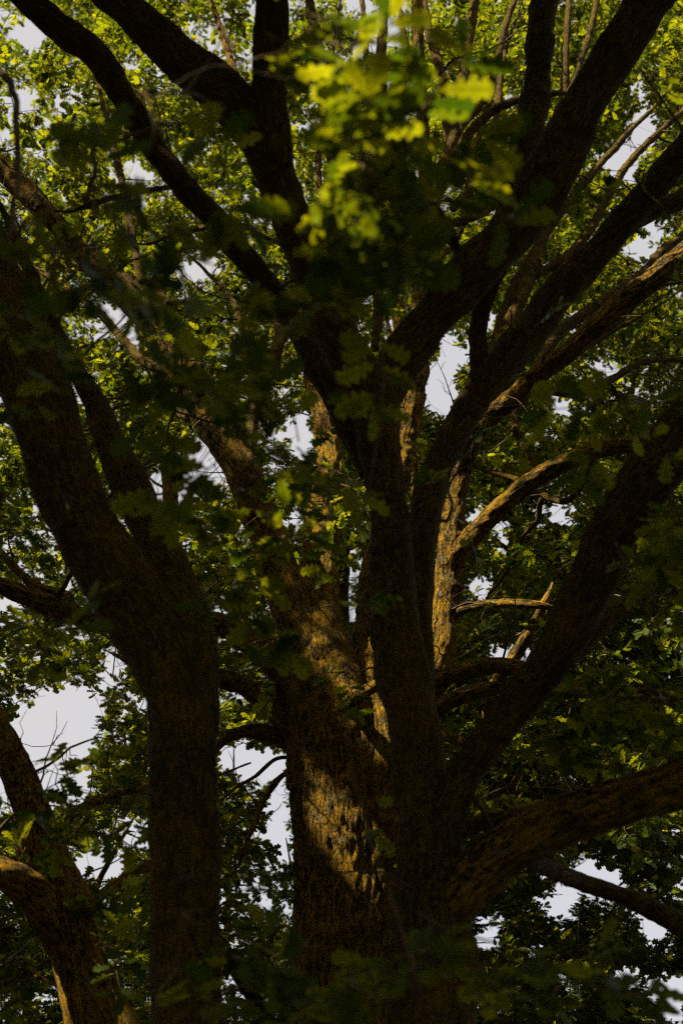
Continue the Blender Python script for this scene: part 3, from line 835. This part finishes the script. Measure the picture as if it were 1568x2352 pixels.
# ---- D: the leaning tree in the lower left corner
b = at(260, 2400, 6.5)
D_ = Tree((b[0] + .2, b[1]), 'mossy oak leaning left in the lower left corner behind the dark forked trunk', None, BARK_MOSSY)
D_.limb([(270, 2450, 150, 6.5), (225, 2330, 148, 6.5), (180, 2200, 130, 6.5), (140, 2060, 118, 6.5), (105, 1950, 96, 6.5), (55, 1810, 84, 6.5), (5, 1700, 74, 6.5), (-70, 1560, 64, 6.5), (-200, 1300, 50, 6.5)],
        'trunk', world_root=[[b[0] + .35, 6.5, -.1, .36], [b[0] + .3, 6.5, .4, .24], [b[0] + .15, 6.5, 1.6, .19]], lump=.3, sides=60, ridge=.012)
D_.limb([(160, 2180, 80, 6.5), (100, 2090, 90, 6.35), (40, 2030, 80, 6.2), (-40, 1990, 74, 6.1), (-200, 1900, 60, 6)], ridge=.012, sides=50)
D_.limb([(140, 2110, 30, 6.6), (230, 2060, 26, 7), (300, 2010, 22, 7.4), (420, 1950, 16, 7.8)], 'branch')
D_.limb([(95, 1930, 24, 6.6), (200, 1850, 24, 7), (300, 1815, 20, 7.3), (420, 1790, 16, 7.6)], 'branch')
D_.limb([(60, 1990, 14, 6.6), (20, 1925, 16, 7), (-60, 1890, 14, 7.4)], 'branch')

# ---- trees behind
def back_tree(x, Y, hgt, r, label, seed, limbs=9):
    p = at(x, 1900, Y)
    T = Tree((p[0], Y), label, 'oak crowns filling the background', BARK_DARK if seed % 2 else BARK_MOSSY, twigs=Y < 15)
    rr = random.Random(seed)
    X0 = p[0]
    T.world_limb([[X0, Y, -.1, r * 1.5], [X0, Y, .5, r], [X0 + rr.uniform(-.05, .05), Y, 3, r * .85], [X0 + rr.uniform(-.12, .12), Y + .2, 7, r * .65], [X0 + rr.uniform(-.4, .4), Y, 11, r * .4], [X0 + rr.uniform(-1, 1), Y, hgt, .05]], 'trunk', lump=.25, ridge=.012)
    for i in range(limbs):
        h0 = rr.uniform(3.0, hgt * .65); a = i * 2.4 + rr.uniform(-.4, .4); l = rr.uniform(2.2, 4.2)
        X1, Y1 = X0 + math.cos(a) * l, Y + math.sin(a) * l
        tt = np.linspace(0, 1, 24)[:, None]
        sx, sy, _ = to_px(np.array([X0, Y, h0]) * (1 - tt) + np.array([X1, Y1, h0 + 2]) * tt)
        if in_hole(sx, sy, 1.1, 10).any(): continue
        T.world_limb([[X0, Y, h0, r * .4], [X0 + math.cos(a) * l * .4, Y + math.sin(a) * l * .4, h0 + .8, r * .3], [X1, Y1, h0 + rr.uniform(1.2, 2.6), r * .18], [X1 + rr.uniform(-.6, .6), Y1, h0 + rr.uniform(2.6, 4.4), .008]], 'limb', lump=.25, ridge=.004)
    return T
E1 = back_tree(-260, 13.5, 15, .3, 'background oak at the far left edge with small bright yellow green leaves', 1)
E2 = back_tree(415, 16.0, 16, .3, 'background oak mostly hidden behind the dark forked trunk on the left', 2)
E3 = back_tree(800, 17.0, 17, .32, 'background oak mostly hidden behind the two central trunks', 3)
E4 = back_tree(1000, 13.5, 16, .3, 'background oak on the right filling the space behind the big low mossy limb', 4)
E5 = back_tree(1850, 16.0, 16, .3, 'background oak at the far right edge with dark green leaves', 5)
BACKS = [E1, E2, E3, E4, E5]

Cc.shoots(240); B.shoots(26, .03); A.shoots(14, .03); D_.shoots(16, .03)

# ------------------------------------------------------------------ foliage near the camera
def near(T, items):
    for x, y, d, rx, ry, n in items:
        c = atd(x, y, d)
        rad = (rx + ry) / 2 / FPX * d
        T.clump(c, max(rad * .8, .06), n, exempt=True, flat=ry / rx, wobble=.25, thick=.3)
near(B, [(320, 220, 3.0, 50, 80, 4), (365, 290, 2.9, 36, 50, 2), (290, 330, 3.0, 36, 40, 1), (795, 100, 2.8, 40, 60, 2), (740, 40, 3.0, 30, 40, 1), (535, 100, 3.0, 40, 40, 2), (790, 220, 3.0, 50, 60, 3), (860, 400, 2.9, 80, 90, 7),
         (880, 260, 3.0, 50, 60, 4), (850, 560, 3.2, 60, 70, 4), (830, 690, 3.5, 50, 50, 3), (430, 0, 3.0, 30, 20, 1), (500, 60, 3.3, 50, 40, 3), (760, 470, 3.3, 40, 60, 3), (480, 440, 3.6, 40, 40, 2), (930, 480, 3.1, 50, 60, 4),
         (960, 220, 3.1, 30, 50, 2), (570, 180, 3.1, 20, 30, 1), (835, 290, 2.9, 30, 20, 1), (480, 270, 3.5, 40, 40, 2),
         (1450, 940, 4.0, 100, 50, 8), (1490, 1420, 4.6, 80, 110, 12), (1500, 1600, 4.6, 90, 80, 10), (1350, 1590, 4.9, 90, 50, 6), (1540, 1190, 4.0, 40, 50, 4), (1400, 1700, 5.0, 90, 40, 6), (1540, 1760, 5, 60, 60, 4),
         (960, 2240, 2.9, 90, 60, 8), (1090, 2200, 3.0, 90, 60, 7), (1120, 2300, 2.9, 100, 60, 9), (1010, 2320, 3.0, 90, 50, 7), (1230, 2270, 3.4, 70, 50, 5), (850, 2270, 2.9, 70, 50, 5), (760, 2310, 3.2, 50, 30, 2), (980, 2110, 3.2, 50, 30, 2),
         (1490, 170, 4.6, 50, 60, 3), (1440, 1230, 6, 80, 60, 4)])
near(A, [(50, 520, 2.7, 80, 70, 4), (190, 460, 2.9, 40, 40, 2), (110, 620, 2.9, 80, 60, 4), (230, 560, 3.1, 60, 50, 4), (330, 790, 3.3, 70, 40, 4), (190, 850, 3.3, 40, 50, 2), (290, 900, 3.2, 50, 60, 4), (230, 700, 3.3, 60, 40, 3),
         (560, 1000, 3.7, 50, 70, 4), (640, 1060, 3.7, 40, 70, 4), (560, 1130, 4.1, 80, 50, 4), (620, 1290, 4.3, 70, 60, 5), (690, 1380, 4.5, 50, 30, 2), (36, 1505, 3.1, 22, 22, 1), (30, 1200, 4.2, 50, 60, 3), (205, 990, 3.3, 14, 12, 1),
         (430, 2120, 3.2, 60, 24, 2), (580, 2050, 3.0, 40, 30, 1), (610, 2190, 3.5, 50, 40, 3), (540, 930, 3.9, 40, 40, 2), (480, 2310, 3.3, 70, 30, 3), (640, 2310, 3.3, 50, 30, 2),
         (60, 1050, 4.6, 50, 50, 3), (0, 800, 3.8, 30, 50, 1), (120, 1420, 5.5, 50, 40, 3)])
near(D_, [(200, 1880, 5.4, 70, 40, 5), (130, 1830, 5.6, 50, 30, 2), (240, 2180, 6.2, 60, 60, 4), (260, 2060, 6.4, 70, 40, 4), (30, 2250, 7, 60, 60, 5), (300, 1950, 5.6, 40, 30, 2)])
near(Cc, [(430, 715, 7.4, 60, 50, 5), (800, 1120, 7.4, 60, 50, 5), (740, 1160, 7.2, 50, 40, 4), (780, 1200, 7.6, 60, 30, 3), (800, 1545, 8.2, 26, 14, 2), (650, 650, 6.5, 20, 30, 1), (700, 1600, 8.2, 20, 14, 1), (1150, 1000, 7.6, 60, 40, 5)])

# ------------------------------------------------------------------ crowns
def fill(T, n, xr, yr, Yr, rad, sprigs, zmax=21.0, zmin=3.0):
    k = 0
    for i in range(n * 3):
        if k >= n: break
        x, y, Y = rng.uniform(*xr), rng.uniform(*yr), rng.uniform(*Yr)
        c = at(x, y, Y)
        if c[2] > zmax or c[2] < zmin: continue
        px = np.array([x]); py = np.array([y])
        if in_hole(px, py, .8)[0]: continue
        T.clump(c, rng.uniform(*rad), int(rng.integers(*sprigs)))
        k += 1
fill(Cc, 300, (-250, 1820), (-250, 2000), (9.8, 12.6), (.4, .75), (18, 32), 18)
fill(Cc, 40, (900, 1750), (200, 2200), (7.2, 9.0), (.3, .5), (10, 18), 17)
fill(Cc, 34, (450, 750), (850, 1550), (7.2, 8.4), (.3, .45), (8, 14), 17)
fill(Cc, 16, (700, 1250), (0, 500), (7.0, 9.0), (.3, .45), (8, 14), 17)
fill(D_, 30, (-250, 330), (1450, 2400), (7.5, 9.5), (.35, .6), (10, 20), 17, 1.5)
fill(E1, 230, (-500, 480), (-150, 2450), (12.5, 15.5), (.5, .9), (22, 40))
fill(E2, 280, (100, 900), (-150, 2450), (14, 18), (.5, 1.0), (26, 44))
fill(E3, 340, (700, 1250), (-150, 2450), (15, 19), (.5, 1.0), (26, 44))
fill(E4, 360, (1000, 1800), (-150, 2450), (11.5, 15.5), (.5, .9), (26, 44), 20, 2)
fill(E5, 230, (1200, 2100), (-150, 2450), (14, 18), (.5, 1.0), (26, 44))
# unseen crowns above and round the picture, added to shade what stands below
def overhead(T, n, xr, yr, zr, rad, sprigs):
    for i in range(n):
        T.clump(np.array([rng.uniform(*xr), rng.uniform(*yr), rng.uniform(*zr)]), rng.uniform(*rad), int(rng.integers(*sprigs)))
def off_frame(T, n, xr, yr, zr, rad, sprigs):
    k = 0
    for i in range(n * 8):
        if k >= n: break
        c = np.array([rng.uniform(*xr), rng.uniform(*yr), rng.uniform(*zr)])
        x, y, d = to_px(c)
        rd = rng.uniform(*rad)
        mg = 60 + (rd + .3) * FPX / max(d, .5)
        if d > 0 and -mg < x < 1568 + mg and y > -mg: continue
        if T.clump(c, rd, int(rng.integers(*sprigs)), off=True) is not False: k += 1
off_frame(A, 620, (-10, -.5), (-5, 8), (6, 14), (.6, 1.0), (44, 62))
off_frame(B, 480, (-3, 8), (-5, 8), (6.5, 13), (.6, 1.0), (44, 62))
off_frame(Cc, 120, (-4.5, 4), (7, 12), (8, 15), (.5, .9), (26, 40))
off_frame(D_, 90, (-7, -3), (3, 7), (3, 8), (.5, .9), (26, 40))

for x, y, Y in ((960, 1750, 5), (940, 1500, 5), (985, 1950, 5), (1200, 1600, 4.8), (1300, 1480, 4.6), (1100, 1990, 4.9), (1250, 1900, 4.8), (420, 1750, 4.5), (250, 1300, 4.3), (150, 1830, 6.3), (870, 1000, 4.85), (120, 2050, 6.3), (60, 1850, 6.4), (200, 2250, 6.4), (60, 2060, 6.2),
                (740, 1720, 8.6), (810, 1780, 8.6), (700, 1620, 8.6), (760, 2000, 8.6), (780, 2150, 8.6), (960, 2230, 2.55), (1080, 2200, 2.65), (1120, 2290, 2.6), (860, 2270, 2.6), (1000, 2310, 2.6), (1050, 1560, 8.6), (1150, 1560, 8.4), (1130, 1390, 8.9), (60, 560, 2.4), (330, 790, 2.9), (900, 1850, 8.7), (730, 1500, 8.7), (640, 1300, 8.7), (600, 1200, 8.6), (680, 1420, 8.7), (760, 1400, 8.8), (700, 1750, 8.6), (850, 1750, 8.7), (1200, 900, 8.4), (1380, 740, 8.2), (1330, 1040, 8.3), (960, 150, 3.3), (840, 450, 2.8), (1250, 2050, 5.5), (560, 1090, 8.5)):
    for t in (4.6, 5.6, 6.8, 8.0, 9.2, 10.4):  # unseen leaf clumps added toward the sun to shade these points
        q = at(x, y, Y) + t * SUN
        u_, v_, d_ = to_px(q)
        if d_ > 0 and -300 < u_ < 1800 and -300 < v_ < 2600: continue
        (A if q[0] < 0 else B).clump(q, .5, 60, off=True)
keeps = Cc.lines
FRONT = A.lines + B.lines

# unseen ring of leaves on both sides and behind, added to cut the skylight
def shade_ring():
    n = 80000
    az = rng.uniform(R(38), R(322), n)              # from +Y, leaving the view open
    r = rng.uniform(13, 19, n); z = rng.uniform(0.1, 1, n) * (12.5 + 2.5 * vnoise(np.stack([az * 7, az * 0, az * 0], 1)))
    P = np.stack([np.sin(az) * r, np.cos(az) * r, z], 1)
    P = P[vnoise(P * 0.55) > 0.36]
    n = len(P)
    me = bpy.data.meshes.new('shade_ring')
    me.vertices.add(n); me.vertices.foreach_set('co', P.astype(np.float32).ravel())
    e = np.stack([rng.uniform(-.5, .5, n), rng.uniform(-.5, .5, n), rng.uniform(0, 6.28, n)], 1)
    a = me.attributes.new('sprig_rotation', 'FLOAT_VECTOR', 'POINT'); a.data.foreach_set('vector', e.astype(np.float32).ravel())
    a = me.attributes.new('sprig_scale', 'FLOAT', 'POINT'); a.data.foreach_set('value', rng.uniform(1.3, 2.0, n).astype(np.float32))
    a = me.attributes.new('sprig_kind', 'INT', 'POINT'); a.data.foreach_set('value', rng.integers(0, len(SPRIGS), n).astype(np.int32))
    me.materials.append(LEAF_RING)
    o = part('shade_ring', me, None); o['kind'] = 'stuff'
    o['label'] = 'unseen woodland standing all round the oaks'; o['category'] = 'shade_ring'
    o.modifiers.new('foliage', 'NODES').node_group = GN_RING
shade_ring()
for T in [A, B, D_, Cc] + BACKS:
    T.finish(keeps if T in (Cc, D_) else [])
